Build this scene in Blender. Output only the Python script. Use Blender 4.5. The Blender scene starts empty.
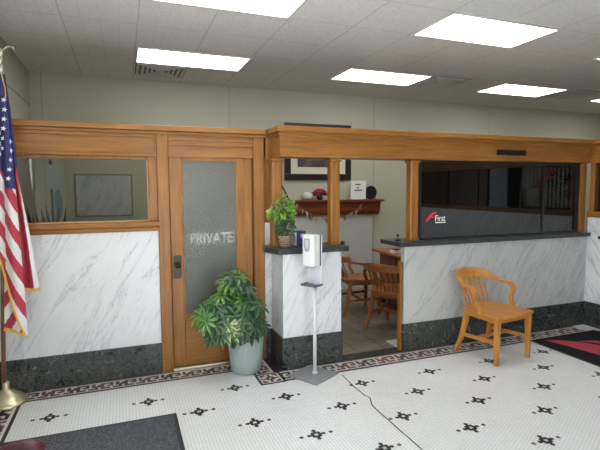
import bpy, bmesh, math, random
from mathutils import Vector, Matrix
C = bpy.context.scene.collection
PI = math.pi
random.seed(7)
WL = {}

# ------------------------------------------------------------------ materials
def newmat(name):
    m = bpy.data.materials.new(name); m.use_nodes = True
    nt = m.node_tree
    return m, nt, nt.nodes['Principled BSDF']

def plain(name, col, rough=.5, metal=0., spec=.5, trans=0.):
    m, nt, b = newmat(name)
    b.inputs['Base Color'].default_value = (*col, 1)
    b.inputs['Roughness'].default_value = rough
    b.inputs['Metallic'].default_value = metal
    b.inputs['Specular IOR Level'].default_value = spec
    return m

def coords(nt, scale=(1, 1, 1), rot=(0, 0, 0), loc=(0, 0, 0), kind='Object'):
    tc = nt.nodes.new('ShaderNodeTexCoord'); mp = nt.nodes.new('ShaderNodeMapping')
    mp.inputs['Scale'].default_value = scale
    mp.inputs['Rotation'].default_value = rot
    mp.inputs['Location'].default_value = loc
    nt.links.new(tc.outputs[kind], mp.inputs['Vector'])
    return mp.outputs['Vector']

def noise(nt, vec, scale=5, detail=4, rough=.6, dist=0):
    n = nt.nodes.new('ShaderNodeTexNoise')
    n.inputs['Scale'].default_value = scale; n.inputs['Detail'].default_value = detail
    n.inputs['Roughness'].default_value = rough; n.inputs['Distortion'].default_value = dist
    nt.links.new(vec, n.inputs['Vector']); return n.outputs['Fac']

def ramp(nt, fac, stops):
    r = nt.nodes.new('ShaderNodeValToRGB'); e = r.color_ramp.elements
    e[0].position, e[0].color = stops[0][0], (*stops[0][1], 1)
    e[1].position, e[1].color = stops[-1][0], (*stops[-1][1], 1)
    for p, c in stops[1:-1]:
        x = e.new(p); x.color = (*c, 1)
    nt.links.new(fac, r.inputs['Fac']); return r.outputs['Color']

def mixc(nt, fac, a, b, mode='MIX'):
    m = nt.nodes.new('ShaderNodeMix'); m.data_type = 'RGBA'; m.blend_type = mode
    for inp, v in ((m.inputs[0], fac), (m.inputs[6], a), (m.inputs[7], b)):
        if hasattr(v, 'links'): nt.links.new(v, inp)
        elif isinstance(v, tuple): inp.default_value = (*v, 1)
        else: inp.default_value = v
    return m.outputs[2]

def bump(nt, b, h, strength=.3, dist=.01):
    n = nt.nodes.new('ShaderNodeBump'); n.inputs['Strength'].default_value = strength
    n.inputs['Distance'].default_value = dist
    nt.links.new(h, n.inputs['Height']); nt.links.new(n.outputs['Normal'], b.inputs['Normal'])

def wood(name, axis, dark, mid, light, rough=.38):
    m, nt, b = newmat(name)
    s = [16, 16, 16]; s['XYZ'.index(axis)] = 1.1
    v = coords(nt, tuple(s))
    f = noise(nt, v, 2.2, 5, .62, .6)
    c = ramp(nt, f, [(.3, dark), (.5, mid), (.72, light)])
    s2 = [60, 60, 60]; s2['XYZ'.index(axis)] = 2.5
    g = noise(nt, coords(nt, tuple(s2)), 2, 2)
    c2 = ramp(nt, g, [(.35, (.80, .76, .70)), (.6, (1, 1, 1))])
    nt.links.new(mixc(nt, .6, c, c2, 'MULTIPLY'), b.inputs['Base Color'])
    b.inputs['Roughness'].default_value = rough
    b.inputs['Specular IOR Level'].default_value = .3; b.inputs['Coat Weight'].default_value = .05; b.inputs['Coat Roughness'].default_value = .2
    return m

OAK = ((.195, .075, .015), (.265, .110, .024), (.325, .145, .036))
oak = {a: wood('golden_oak_' + a, a, *OAK) for a in 'XYZ'}
CH = ((.40, .155, .028), (.49, .205, .042), (.56, .255, .06))
chairwood = {a: wood('light_chair_oak_' + a, a, *CH, rough=.3) for a in 'XYZ'}
BR = ((.22, .07, .022), (.30, .105, .03), (.37, .14, .042))
brownwood = {a: wood('chestnut_wood_' + a, a, *BR, rough=.32) for a in 'XYZ'}
MH = ((.13, .03, .012), (.19, .048, .018), (.25, .07, .025))
mahog = {a: wood('mahogany_' + a, a, *MH, rough=.35) for a in 'XYZ'}
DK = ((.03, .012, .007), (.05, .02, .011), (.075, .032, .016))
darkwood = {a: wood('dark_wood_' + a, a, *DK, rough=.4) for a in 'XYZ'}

def marble(name, plane='XZ', seed=0., base=(.72, .73, .73)):
    m, nt, b = newmat(name)
    ang = math.radians(29)
    if plane == 'XZ': rot, sc = (0, -ang, 0), (1, 1, 1)
    else: rot, sc = (ang, 0, 0), (1, 1, 1)
    v = coords(nt, sc, rot, (seed, seed * .7, seed * 1.3))
    # stretched veins: compress along the vein direction (local Z after rotation)
    mp = nt.nodes.new('ShaderNodeMapping')
    mp.inputs['Scale'].default_value = (3.6, 3.6, .55)
    nt.links.new(v, mp.inputs['Vector'])
    n1 = noise(nt, mp.outputs['Vector'], 1.7, 8, .62, .7)
    veins = ramp(nt, n1, [(.455, (1, 1, 1)), (.485, (.90, .90, .91)), (.497, (.62, .63, .65)), (.503, (.30, .31, .33)), (.510, (.90, .90, .91)), (.55, (1, 1, 1))])
    n2 = noise(nt, mp.outputs['Vector'], 3.4, 7, .7, .4)
    veins2 = ramp(nt, n2, [(.485, (1, 1, 1)), (.499, (.45, .46, .48)), (.511, (1, 1, 1))])
    msk = ramp(nt, noise(nt, v, 1.5, 3), [(.46, (0, 0, 0)), (.60, (1, 1, 1))])
    cl = ramp(nt, noise(nt, v, 2.4, 4), [(.3, (.92, .925, .93)), (.7, (1, 1, 1))])
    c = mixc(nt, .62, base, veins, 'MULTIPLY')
    c = mixc(nt, 1., c, cl, 'MULTIPLY')
    c2 = mixc(nt, .8, c, veins2, 'MULTIPLY')
    nt.links.new(mixc(nt, msk, c, c2), b.inputs['Base Color'])
    b.inputs['Roughness'].default_value = .3
    b.inputs['Specular IOR Level'].default_value = .35
    return m

marble_l = marble('white_veined_marble', 'XZ', 0)
marble_p = marble('white_veined_marble_pier', 'XZ', 3.1)
marble_r = marble('white_veined_marble_counter_dimmed', 'XZ', 6.4, (.52, .52, .505))  # same marble, base greyed to stand in for the dimmer light here
marble_w = marble('white_veined_marble_wing', 'YZ', 9.7, (.74, .75, .77))

def stone(name, a, b_, c_, scale=9, rough=.25):
    m, nt, b = newmat(name)
    v = coords(nt)
    n1 = noise(nt, v, scale, 8, .7, 1.6)
    c = ramp(nt, n1, [(.40, a), (.49, b_), (.53, a), (.60, b_), (.68, c_)])
    nt.links.new(c, b.inputs['Base Color']); b.inputs['Roughness'].default_value = rough
    return m
green_marble = stone('dark_green_marble', (.012, .014, .013), (.075, .081, .075), (.20, .205, .19), 11)
granite = stone('charcoal_stone', (.012, .014, .014), (.05, .055, .055), (.14, .145, .14), 26, .3)

def wallpaint(name, col, rough=.85):
    m, nt, b = newmat(name)
    n = noise(nt, coords(nt), 120, 2)
    nt.links.new(ramp(nt, n, [(.3, tuple(x * .96 for x in col)), (.7, col)]), b.inputs['Base Color'])
    b.inputs['Roughness'].default_value = rough
    return m
wall_m = wallpaint('sage_grey_wall_panel', (.47, .46, .365))
grey_m = wallpaint('grey_office_paint', (.36, .36, .34))
brickpaint, _nt, _b = newmat('painted_white_brick')
_br = _nt.nodes.new('ShaderNodeTexBrick')
_nt.links.new(coords(_nt, (1, 1, 1), (PI / 2, 0, 0)), _br.inputs['Vector'])
_br.inputs['Scale'].default_value = 1; _br.inputs['Brick Width'].default_value = .21
_br.inputs['Row Height'].default_value = .07; _br.inputs['Mortar Size'].default_value = .006
_br.inputs['Color1'].default_value = (.50, .51, .46, 1); _br.inputs['Color2'].default_value = (.47, .48, .43, 1)
_br.inputs['Mortar'].default_value = (.46, .47, .42, 1)
_nt.links.new(_br.outputs['Color'], _b.inputs['Base Color'])

def ceilmat():
    m, nt, b = newmat('textured_ceiling_tile')
    v = coords(nt, (1, 1, 1), (0, 0, 0), (-.18 + .61 * 8, -3.255 + .61 * 12, 0))
    def br(w, h, mort):
        t = nt.nodes.new('ShaderNodeTexBrick'); t.offset = 0
        nt.links.new(v, t.inputs['Vector']); t.inputs['Scale'].default_value = 1
        t.inputs['Brick Width'].default_value = w; t.inputs['Row Height'].default_value = h
        t.inputs['Mortar Size'].default_value = mort; t.inputs['Mortar Smooth'].default_value = .3
        for k in ('Color1', 'Color2'): t.inputs[k].default_value = (1, 1, 1, 1)
        t.inputs['Mortar'].default_value = (0, 0, 0, 1)
        return t.outputs['Color']
    big = br(.61, .61, .007); small = br(.1525, 50, .0035)
    n = noise(nt, v, 45, 5, .7)
    c = ramp(nt, n, [(.3, (.62, .62, .59)), (.7, (.80, .80, .77))])
    c = mixc(nt, .45, c, small, 'MULTIPLY') if False else c
    c = mixc(nt, big, mixc(nt, .22, c, (0, 0, 0)), c)
    c = mixc(nt, small, mixc(nt, .10, c, (0, 0, 0)), c)
    nt.links.new(c, b.inputs['Base Color']); b.inputs['Roughness'].default_value = .9
    bump(nt, b, n, .25, .01)
    return m
ceil_m = ceilmat()

def tilemat():
    m, nt, b = newmat('white_mosaic_tile')
    v = coords(nt, (1, 1, 1), (0, 0, PI / 2))
    t = nt.nodes.new('ShaderNodeTexBrick'); t.offset = .5
    nt.links.new(v, t.inputs['Vector']); t.inputs['Scale'].default_value = 1
    t.inputs['Brick Width'].default_value = .0245; t.inputs['Row Height'].default_value = .0225
    t.inputs['Mortar Size'].default_value = .0022; t.inputs['Mortar Smooth'].default_value = .2
    t.inputs['Color1'].default_value = (.79, .79, .80, 1); t.inputs['Color2'].default_value = (.74, .74, .75, 1)
    t.inputs['Mortar'].default_value = (.55, .55, .53, 1)
    d = ramp(nt, noise(nt, coords(nt), 1.3, 4), [(.3, (.93, .93, .91)), (.65, (1, 1, 1))])
    nt.links.new(mixc(nt, 1., t.outputs['Color'], d, 'MULTIPLY'), b.inputs['Base Color'])
    b.inputs['Roughness'].default_value = .35
    return m
tile_white = tilemat()
tile_black = plain('black_mosaic_tile', (.022, .017, .024), .35)
tile_red = plain('oxblood_mosaic_tile', (.16, .045, .045), .35)
tile_cream = plain('cream_mosaic_tile', (.62, .57, .53), .35)
crack_m = plain('floor_crack_grout', (.05, .047, .043), .9)

def slate():
    m, nt, b = newmat('brown_slate_tile')
    v = coords(nt)
    t = nt.nodes.new('ShaderNodeTexBrick'); t.offset = 0
    nt.links.new(v, t.inputs['Vector']); t.inputs['Scale'].default_value = 1
    t.inputs['Brick Width'].default_value = .305; t.inputs['Row Height'].default_value = .305
    t.inputs['Mortar Size'].default_value = .005
    n = noise(nt, v, 7, 6, .7, .6)
    c = ramp(nt, n, [(.3, (.12, .102, .078)), (.5, (.20, .172, .13)), (.7, (.28, .245, .185))])
    t.inputs['Mortar'].default_value = (.05, .045, .04, 1)
    nt.links.new(c, t.inputs['Color1']); nt.links.new(c, t.inputs['Color2'])
    nt.links.new(t.outputs['Color'], b.inputs['Base Color']); b.inputs['Roughness'].default_value = .45
    return m
slate_m = slate()

def tinted(name, tint, refl=.0, rough=0.):
    m = bpy.data.materials.new(name); m.use_nodes = True
    nt = m.node_tree; nt.nodes.clear()
    o = nt.nodes.new('ShaderNodeOutputMaterial'); t = nt.nodes.new('ShaderNodeBsdfTransparent')
    t.inputs['Color'].default_value = (*tint, 1)
    g = nt.nodes.new('ShaderNodeBsdfGlossy'); g.inputs['Roughness'].default_value = rough
    f = nt.nodes.new('ShaderNodeFresnel'); f.inputs['IOR'].default_value = 1.45
    mx = nt.nodes.new('ShaderNodeMixShader')
    ad = nt.nodes.new('ShaderNodeMath'); ad.operation = 'ADD'; ad.use_clamp = True; ad.inputs[1].default_value = refl
    nt.links.new(f.outputs[0], ad.inputs[0])
    nt.links.new(ad.outputs[0], mx.inputs[0]); nt.links.new(t.outputs[0], mx.inputs[1]); nt.links.new(g.outputs[0], mx.inputs[2])
    nt.links.new(mx.outputs[0], o.inputs['Surface'])
    return m
glass_teller = tinted('smoked_glass', (.10, .10, .105), .06)
glass_left = tinted('grey_tinted_glass', (.72, .74, .72), .02)
glass_wing = tinted('wing_glass', (.93, .94, .94))

def frosted():
    m = bpy.data.materials.new('pebbled_frosted_glass'); m.use_nodes = True
    nt = m.node_tree; nt.nodes.clear()
    o = nt.nodes.new('ShaderNodeOutputMaterial')
    r = nt.nodes.new('ShaderNodeBsdfRefraction'); r.inputs['IOR'].default_value = 1.15
    r.inputs['Roughness'].default_value = .28; r.inputs['Color'].default_value = (.58, .62, .56, 1)
    g = nt.nodes.new('ShaderNodeBsdfGlossy'); g.inputs['Roughness'].default_value = .18
    g.inputs['Color'].default_value = (.9, .9, .9, 1)
    d = nt.nodes.new('ShaderNodeBsdfDiffuse'); d.inputs['Color'].default_value = (.165, .175, .145, 1)
    vo = nt.nodes.new('ShaderNodeTexVoronoi'); vo.inputs['Scale'].default_value = 75
    nt.links.new(coords(nt), vo.inputs['Vector'])
    b = nt.nodes.new('ShaderNodeBump'); b.inputs['Strength'].default_value = .75; b.inputs['Distance'].default_value = .006
    nt.links.new(vo.outputs['Distance'], b.inputs['Height'])
    for s in (r, g): nt.links.new(b.outputs[0], s.inputs['Normal'])
    m1 = nt.nodes.new('ShaderNodeMixShader'); m1.inputs[0].default_value = .42
    nt.links.new(r.outputs[0], m1.inputs[1]); nt.links.new(d.outputs[0], m1.inputs[2])
    m2 = nt.nodes.new('ShaderNodeMixShader'); m2.inputs[0].default_value = .075
    nt.links.new(m1.outputs[0], m2.inputs[1]); nt.links.new(g.outputs[0], m2.inputs[2])
    nt.links.new(m2.outputs[0], o.inputs['Surface'])
    return m
frost_m = frosted()

def emis(name, col, s):
    m = bpy.data.materials.new(name); m.use_nodes = True
    nt = m.node_tree; nt.nodes.clear()
    o = nt.nodes.new('ShaderNodeOutputMaterial'); e = nt.nodes.new('ShaderNodeEmission')
    e.inputs['Color'].default_value = (*col, 1); e.inputs['Strength'].default_value = s
    nt.links.new(e.outputs[0], o.inputs['Surface']); return m
lamp_m = emis('lit_ceiling_diffuser', (1, .98, .93), 5.0)

white_pl = plain('white_plastic', (.72, .72, .70), .3)
grey_pl = plain('grey_plastic', (.30, .31, .32), .35)
dark_pl = plain('black_plastic', (.012, .012, .014), .4)
alu = plain('brushed_aluminium', (.68, .69, .71), .4, .15)
steel = plain('grey_steel_plate', (.29, .30, .31), .45, .3)
white_paint = plain('white_metal_paint', (.55, .55, .52), .5)
vent_paint = plain('vent_grey_paint', (.58, .58, .54), .6)
vent_dark = plain('vent_shadow_black', (.12, .12, .11), .9)
brass = plain('polished_brass', (.60, .54, .36), .3, .85)
antique = plain('antique_bronze', (.045, .035, .025), .4, .7)
gold_cloth = plain('gold_fringe', (.72, .42, .06), .8)
flag_red = plain('flag_red_cloth', (.42, .032, .055), .75)
flag_white = plain('flag_white_cloth', (.74, .73, .74), .75)
flag_blue = plain('flag_blue_cloth', (.022, .028, .125), .75)
pole_wood = wood('flagpole_wood', 'Z', (.16, .08, .045), (.22, .115, .065), (.27, .15, .09))
paper = plain('white_paper', (.74, .74, .73), .7)
ink = plain('black_ink', (.03, .03, .035), .7)
logo_red = plain('logo_red', (.46, .02, .035), .6)
logo_white = plain('logo_white', (.8, .8, .8), .6)
etched = plain('pale_etched_lettering', (.43, .43, .37), .7)
mat_border = plain('black_rubber_edge', (.02, .02, .023), .6)
navy = plain('navy_card', (.022, .026, .085), .5)
maroon = plain('maroon_plastic', (.05, .0025, .007), .5)
leaf_d = plain('dark_green_leaf', (.018, .055, .024), .3)
leaf_m = plain('mid_green_leaf', (.045, .115, .04), .3)
leaf_y = plain('yellow_variegated_leaf', (.42, .45, .16), .45)
leaf_l = plain('light_green_leaf', (.12, .25, .035), .3)
leaf_b = plain('bright_green_leaf', (.16, .31, .04), .45)
bark = plain('brown_stem', (.13, .085, .045), .8)
soil = plain('potting_soil', (.03, .021, .015), .95)
pot_m = plain('pale_sage_ceramic', (.30, .365, .345), .4)
cream_board = plain('cream_mat_board', (.62, .58, .47), .8)
blackframe = plain('black_frame_lacquer', (.016, .013, .013), .3)
gilt = plain('thin_gilt_frame', (.22, .18, .09), .4, .5)
red_petal = plain('crimson_petal', (.22, .012, .03), .7)
teal_m = plain('teal_cloth', (.10, .22, .23), .7)

def carpet(name, a, b_, rib):
    m, nt, b = newmat(name)
    v = coords(nt, rib)
    c = ramp(nt, noise(nt, v, 90, 2), [(.35, a), (.65, b_)])
    nt.links.new(c, b.inputs['Base Color']); b.inputs['Roughness'].default_value = .95
    b.inputs['Specular IOR Level'].default_value = .1
    return m
mat_grey = carpet('charcoal_ribbed_carpet', (.045, .046, .056), (.115, .117, .135), (1.6, .5, 1))
mat_black = carpet('black_carpet', (.010, .010, .012), (.022, .022, .025), (1, 1, 1))

def paintmat():
    m, nt, b = newmat('dark_painted_print')
    v = coords(nt, (3, 3, 5))
    c = ramp(nt, noise(nt, v, 1.4, 5), [(.35, (.03, .02, .035)), (.55, (.07, .045, .06)), (.68, (.26, .14, .06))])
    nt.links.new(c, b.inputs['Base Color']); b.inputs['Roughness'].default_value = .5
    return m
print_m = paintmat()
grey_print = marble('grey_veined_print', 'XZ', 12.2, (.5, .51, .52))
basket, _nt, _b = newmat('terracotta_lattice')
_br = _nt.nodes.new('ShaderNodeTexBrick')
_nt.links.new(coords(_nt, (1, 1, 1), (PI / 2, 0, 0)), _br.inputs['Vector'])
_br.inputs['Scale'].default_value = 1; _br.inputs['Brick Width'].default_value = .03
_br.inputs['Row Height'].default_value = .02; _br.inputs['Mortar Size'].default_value = .0035
_br.inputs['Color1'].default_value = (.17, .085, .06, 1); _br.inputs['Color2'].default_value = (.21, .11, .075, 1)
_br.inputs['Mortar'].default_value = (.36, .29, .22, 1)
_nt.links.new(_br.outputs['Color'], _b.inputs['Base Color'])

# ------------------------------------------------------------------ mesh helper
class MB:
    def __init__(s): s.bm = bmesh.new()
    def face(s, pts, mat=0, smooth=False):
        f = s.bm.faces.new([s.bm.verts.new(p) for p in pts]); f.material_index = mat; f.smooth = smooth; return f
    def box(s, x0, x1, y0, y1, z0, z1, mat=0):
        v = [s.bm.verts.new(p) for p in ((x0, y0, z0), (x1, y0, z0), (x1, y1, z0), (x0, y1, z0), (x0, y0, z1), (x1, y0, z1), (x1, y1, z1), (x0, y1, z1))]
        for q in ((3, 2, 1, 0), (4, 5, 6, 7), (0, 1, 5, 4), (1, 2, 6, 5), (2, 3, 7, 6), (3, 0, 4, 7)):
            s.bm.faces.new([v[i] for i in q]).material_index = mat
        return s
    def prism(s, poly, z0, z1, mat=0, axis='Z'):
        def mp(p, z):
            return (p[0], p[1], z) if axis == 'Z' else ((p[0], z, p[1]) if axis == 'Y' else (z, p[0], p[1]))
        a = [s.bm.verts.new(mp(p, z0)) for p in poly]; b = [s.bm.verts.new(mp(p, z1)) for p in poly]
        fs = [s.bm.faces.new(a), s.bm.faces.new(b)]
        n = len(poly)
        for i in range(n): fs.append(s.bm.faces.new((a[i], a[(i + 1) % n], b[(i + 1) % n], b[i])))
        for f in fs: f.material_index = mat
        bmesh.ops.recalc_face_normals(s.bm, faces=fs)
        return s
    def sweep(s, pts, w, h=None, seg=10, up=(0, 0, 1), mat=0, smooth=True, square=False, cap=True):
        """tube / bar along pts. w, h: half-sizes (scalars or lists)."""
        pts = [Vector(p) for p in pts]; n = len(pts)
        W = w if isinstance(w, (list, tuple)) else [w] * n
        H = W if h is None else (h if isinstance(h, (list, tuple)) else [h] * n)
        rings = []
        for i, p in enumerate(pts):
            t = (pts[min(i + 1, n - 1)] - pts[max(i - 1, 0)]).normalized()
            u = Vector(up)
            if abs(t.dot(u)) > .95: u = Vector((0, 1, 0)) if abs(t.y) < .9 else Vector((1, 0, 0))
            a = t.cross(u).normalized(); b = a.cross(t).normalized()
            if square:
                ring = [p + a * W[i] * x + b * H[i] * y for x, y in ((-1, -1), (1, -1), (1, 1), (-1, 1))]
            else:
                ring = [p + a * W[i] * math.cos(2 * PI * k / seg) + b * H[i] * math.sin(2 * PI * k / seg) for k in range(seg)]
            rings.append([s.bm.verts.new(q) for q in ring])
        m = len(rings[0]); fs = []
        for i in range(n - 1):
            for k in range(m):
                f = s.bm.faces.new((rings[i][k], rings[i][(k + 1) % m], rings[i + 1][(k + 1) % m], rings[i + 1][k]))
                f.smooth = smooth and not square; f.material_index = mat; fs.append(f)
        if cap:
            for r in (rings[0][::-1], rings[-1]):
                f = s.bm.faces.new(r); f.material_index = mat; fs.append(f)
        bmesh.ops.recalc_face_normals(s.bm, faces=fs)
        return s
    def lathe(s, prof, c=(0, 0, 0), seg=28, mat=0, smooth=True, flute=0., nfl=0):
        rings = []; fs = []
        for r, z in prof:
            ring = []
            for k in range(seg):
                a = 2 * PI * k / seg
                rr = r * (1 + flute * math.cos(nfl * a)) if nfl else r
                ring.append(s.bm.verts.new((c[0] + rr * math.cos(a), c[1] + rr * math.sin(a), c[2] + z)))
            rings.append(ring)
        for i in range(len(rings) - 1):
            for k in range(seg):
                f = s.bm.faces.new((rings[i][k], rings[i][(k + 1) % seg], rings[i + 1][(k + 1) % seg], rings[i + 1][k]))
                f.smooth = smooth; f.material_index = mat; fs.append(f)
        for r in (rings[0][::-1], rings[-1]):
            f = s.bm.faces.new(r); f.material_index = mat; fs.append(f)
        bmesh.ops.recalc_face_normals(s.bm, faces=fs)
        return s
    def blob(s, c, r, mat=0, seg=12):
        ret = bmesh.ops.create_uvsphere(s.bm, u_segments=seg, v_segments=max(6, seg // 2), radius=1,
                                        matrix=Matrix.Translation(c) @ Matrix.Diagonal((*r, 1)))
        for v in ret['verts']:
            for f in v.link_faces: f.smooth = True; f.material_index = mat
        return s
    def build(s, name, mats, parent=None, bevel=0., origin=None, local=False, bseg=2):
        if not isinstance(mats, (list, tuple)): mats = [mats]
        me = bpy.data.meshes.new(name)
        if parent is None and origin is None:
            xs = [v.co for v in s.bm.verts]
            lo = [min(v[i] for v in xs) for i in range(3)]; hi = [max(v[i] for v in xs) for i in range(3)]
            origin = Vector(((lo[0] + hi[0]) / 2, (lo[1] + hi[1]) / 2, lo[2]))
        if parent is None:
            off = Vector(origin)
        else:
            off = Vector((0, 0, 0)) if local else WL.get(parent.name, Vector((0, 0, 0)))
        for v in s.bm.verts: v.co -= off
        s.bm.to_mesh(me); s.bm.free()
        for m in mats: me.materials.append(m)
        o = bpy.data.objects.new(name, me); C.objects.link(o)
        if parent is None: o.location = off
        else: o.parent = parent
        WL[o.name] = off
        if bevel:
            b = o.modifiers.new('edge', 'BEVEL'); b.width = bevel; b.segments = bseg; b.limit_method = 'ANGLE'; b.angle_limit = .7
        return o

def tag(o, label, cat, group=None, kind=None):
    o['label'] = label; o['category'] = cat
    if group: o['group'] = group
    if kind: o['kind'] = kind
    return o
def struct(o, label=None, cat=None):
    o['kind'] = 'structure'
    if label: o['label'] = label
    if cat: o['category'] = cat
    return o
def thing(name, label, cat, loc, rz=0., group=None):
    o = bpy.data.objects.new(name, None); C.objects.link(o)
    o.empty_display_size = .1
    o.location = loc; o.rotation_euler = (0, 0, rz); WL[o.name] = Vector(loc)
    return tag(o, label, cat, group)
def copy_tree(o, parent=None):
    c = o.copy(); C.objects.link(c)
    if parent: c.parent = parent
    for ch in list(o.children): copy_tree(ch, c)
    return c
def text_mesh(body, size, extrude=.001, offset=0.):
    cu = bpy.data.curves.new('lettering', 'FONT'); cu.body = body; cu.size = size; cu.extrude = extrude
    cu.align_x = 'LEFT'; cu.offset = offset
    o = bpy.data.objects.new('lettering', cu); C.objects.link(o)
    bpy.context.view_layer.update()
    dg = bpy.context.evaluated_depsgraph_get()
    me = bpy.data.meshes.new_from_object(o.evaluated_get(dg))
    bpy.data.objects.remove(o)
    return me
def add_text(name, body, size, width, loc, mat, parent, bold=0.):
    """text standing in the XZ plane facing -Y, stretched to width, at world loc (left, y, baseline)"""
    me = text_mesh(body, size, .001, bold)
    xs = [v.co.x for v in me.vertices]; x0, x1 = min(xs), max(xs)
    off = WL.get(parent.name, Vector((0, 0, 0)))
    for v in me.vertices:
        x = (v.co.x - x0) / (x1 - x0) * width
        v.co = Vector((loc[0] + x, loc[1] - v.co.z, loc[2] + v.co.y)) - off
    me.materials.clear(); me.materials.append(mat)
    o = bpy.data.objects.new(name, me); C.objects.link(o); o.parent = parent
    return o

# ------------------------------------------------------------------ room shell
XL, XR, YF, YB, ZC = -1.03, 9.2, -1.6, 6.68, 3.08
YL, YR, XW = 4.17, 3.83, 5.06          # left facade, counter facade, wing face

# floor: white mosaic with inlaid border and star motifs
fl = MB()
fl.face([(XL, YF, 0), (XW, YF, 0), (XW, 4.17, 0), (XL, 4.17, 0)], 0)
ZI = .0009
def inlay(x0, x1, y0, y1, mat, z=ZI): fl.face([(x0, y0, z), (x1, y0, z), (x1, y1, z), (x0, y1, z)], mat)
def octa(cx, cy, r, mat, z=ZI * 1.6):
    fl.face([(cx + r * math.cos(PI / 8 + k * PI / 4), cy + r * math.sin(PI / 8 + k * PI / 4), z) for k in range(8)], mat)
T = .0255
def in_mat(x, y):
    return (x < .34 and y < 3.36) or (x > 3.93 and y < 3.64)
rows = [3.61 - .302 * k for k in range(0, 17)]
for k, yy in enumerate(rows):
    for n in range(-2, 16):
        if (n + k) % 2: continue
        xx = .138 + .3355 * n
        if k == 0 and xx > .95: continue
        if not (-.72 < xx < 4.9) or in_mat(xx, yy): continue
        for i, j in ((1, 0), (-1, 0), (0, 1), (0, -1)):
            octa(xx + i * T, yy + j * T, .0165, 1); octa(xx + i * 2 * T, yy + j * 2 * T, .0155, 1)
        for i, j in ((.82, .82), (-.82, .82), (.82, -.82), (-.82, -.82)): octa(xx + i * T, yy + j * T, .0135, 1)
        octa(xx, yy, .0125, 3, ZI * 2.2)
        for i in (-4.1, 4.1): octa(xx + i * T, yy, .0155, 2 if (n + k) % 4 == 0 else 1)
KEY = ["XXXX.X..",
       "X..X.X.X",
       "X.XX.XXX",
       "X.....X.",
       "XXX.XXX."]
def band(p0, length, along, width, flip=False):
    """border band: starts at p0, runs along +X or -Y; rows step toward the room"""
    u = width / 9.0
    def put(a0, a1, r0, r1, mat, z=ZI):
        if along == 'X': inlay(p0[0] + a0, p0[0] + a1, p0[1] - r1, p0[1] - r0, mat, z)
        else:
            if flip: inlay(p0[0] + r0, p0[0] + r1, p0[1] - a1, p0[1] - a0, mat, z)
            else: inlay(p0[0] - r1, p0[0] - r0, p0[1] - a1, p0[1] - a0, mat, z)
    put(0, length, 0, width, 3)
    put(0, length, 0, u * 1.1, 1, ZI * 1.6); put(0, length, width - u * 1.15, width, 1, ZI * 1.6)
    nc = int(length / u)
    for i in range(nc):
        red = (i // 4) % 4 in (1, 2)
        for r in range(5):
            if KEY[r][i % 8] == 'X':
                put(i * u, (i + 1) * u + .004, (r + 2) * u, (r + 3) * u + .004, 2 if red and (i + r) % 3 else 1, ZI * 1.6)
band((-.76, 4.15), 1.78, 'X', .205)
band((-.76, 4.15), .9, 'Y', .205)                 # left band running toward the windows
band((-.965 + .205, 3.25), 4.5, 'Y', .205)
band((1.225, 4.15), .35, 'Y', .205)               # beside the pier
band((1.225, 3.815), 3.62, 'X', .235)
band((4.83, 3.58), 4.8, 'Y', .0001 + .205, True)
ROS = ["XX.X.XX", "X..X..X", "..XXX..", "XXX.XXX", "..XXX..", "X..X..X", "XX.X.XX"]
def rosette(x0, y0, s):
    inlay(x0, x0 + s, y0, y0 + s, 1, ZI * 2.0); u = s / 10.
    inlay(x0 + u, x0 + s - u, y0 + u, y0 + s - u, 3, ZI * 2.4)
    for i in range(7):
        for j in range(7):
            if ROS[i][j] == 'X':
                a, b_ = x0 + (1.5 + j) * u, y0 + (1.5 + i) * u
                inlay(a, a + u, b_, b_ + u, 2 if (i + j) % 3 == 0 else 1, ZI * 2.8)
rosette(1.02, 3.57, .225)
inlay(1.225, 1.29, 3.80, 4.15, 1, ZI * 2)
# the long crack
cr = [(1.735, 3.52), (1.72, 3.27), (1.722, 3.09), (1.742, 3.05), (1.70, 2.95), (1.69, 2.90), (1.685, 2.3), (1.68, 1.5)]
for (xa, ya), (xb, yb) in zip(cr, cr[1:]):
    w = .0045
    fl.face([(xa - w, ya, ZI * 3), (xb - w, yb, ZI * 3), (xb + w, yb, ZI * 3), (xa + w, ya, ZI * 3)], 4)
floor = struct(fl.build('floor', [tile_white, tile_black, tile_red, tile_cream, crack_m], origin=(0, 0, 0)))
fo = MB()
fo.face([(XL, 4.17, 0), (1.2, 4.17, 0), (1.2, YB, 0), (XL, YB, 0)])
fo.face([(1.2, 4.17, 0), (XW, 4.17, 0), (XW, YB, 0), (1.2, YB, 0)])
fo.face([(XW, YF, 0), (XR, YF, 0), (XR, YB, 0), (XW, YB, 0)])
fo.face([(1.9, 3.94, .001), (2.56, 3.94, .001), (2.56, 4.17, .001), (1.9, 4.17, .001)])
struct(fo.build('floor_office', slate_m, origin=(0, 0, 0)))
struct(MB().box(1.87, 2.575, 3.815, 3.94, 0, .006).build('trim_1', green_marble))       # stone sill across the gate opening
ce = MB(); ce.face([(XL, YF, ZC), (XL, YB, ZC), (XR, YB, ZC), (XR, YF, ZC)])
struct(ce.build('ceiling', ceil_m, origin=(0, 0, 0)))

wb = MB().box(XL, XR, YB, YB + .1, 0, ZC)
wallb = struct(wb.build('wall_back', wall_m, origin=(0, 0, 0)))
sm = MB()
for x in (-.9 + 0, 1.48, 3.85, 6.22): sm.box(x - .006, x + .006, YB - .003, YB, 0, ZC)
sm.build('panel_seam', plain('seam_grey', (.34, .34, .28), .8), wallb)
wr = MB().box(XR, XR + .1, YF, YB, 0, ZC); struct(wr.build('wall_right', wall_m, origin=(0, 0, 0)))
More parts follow.
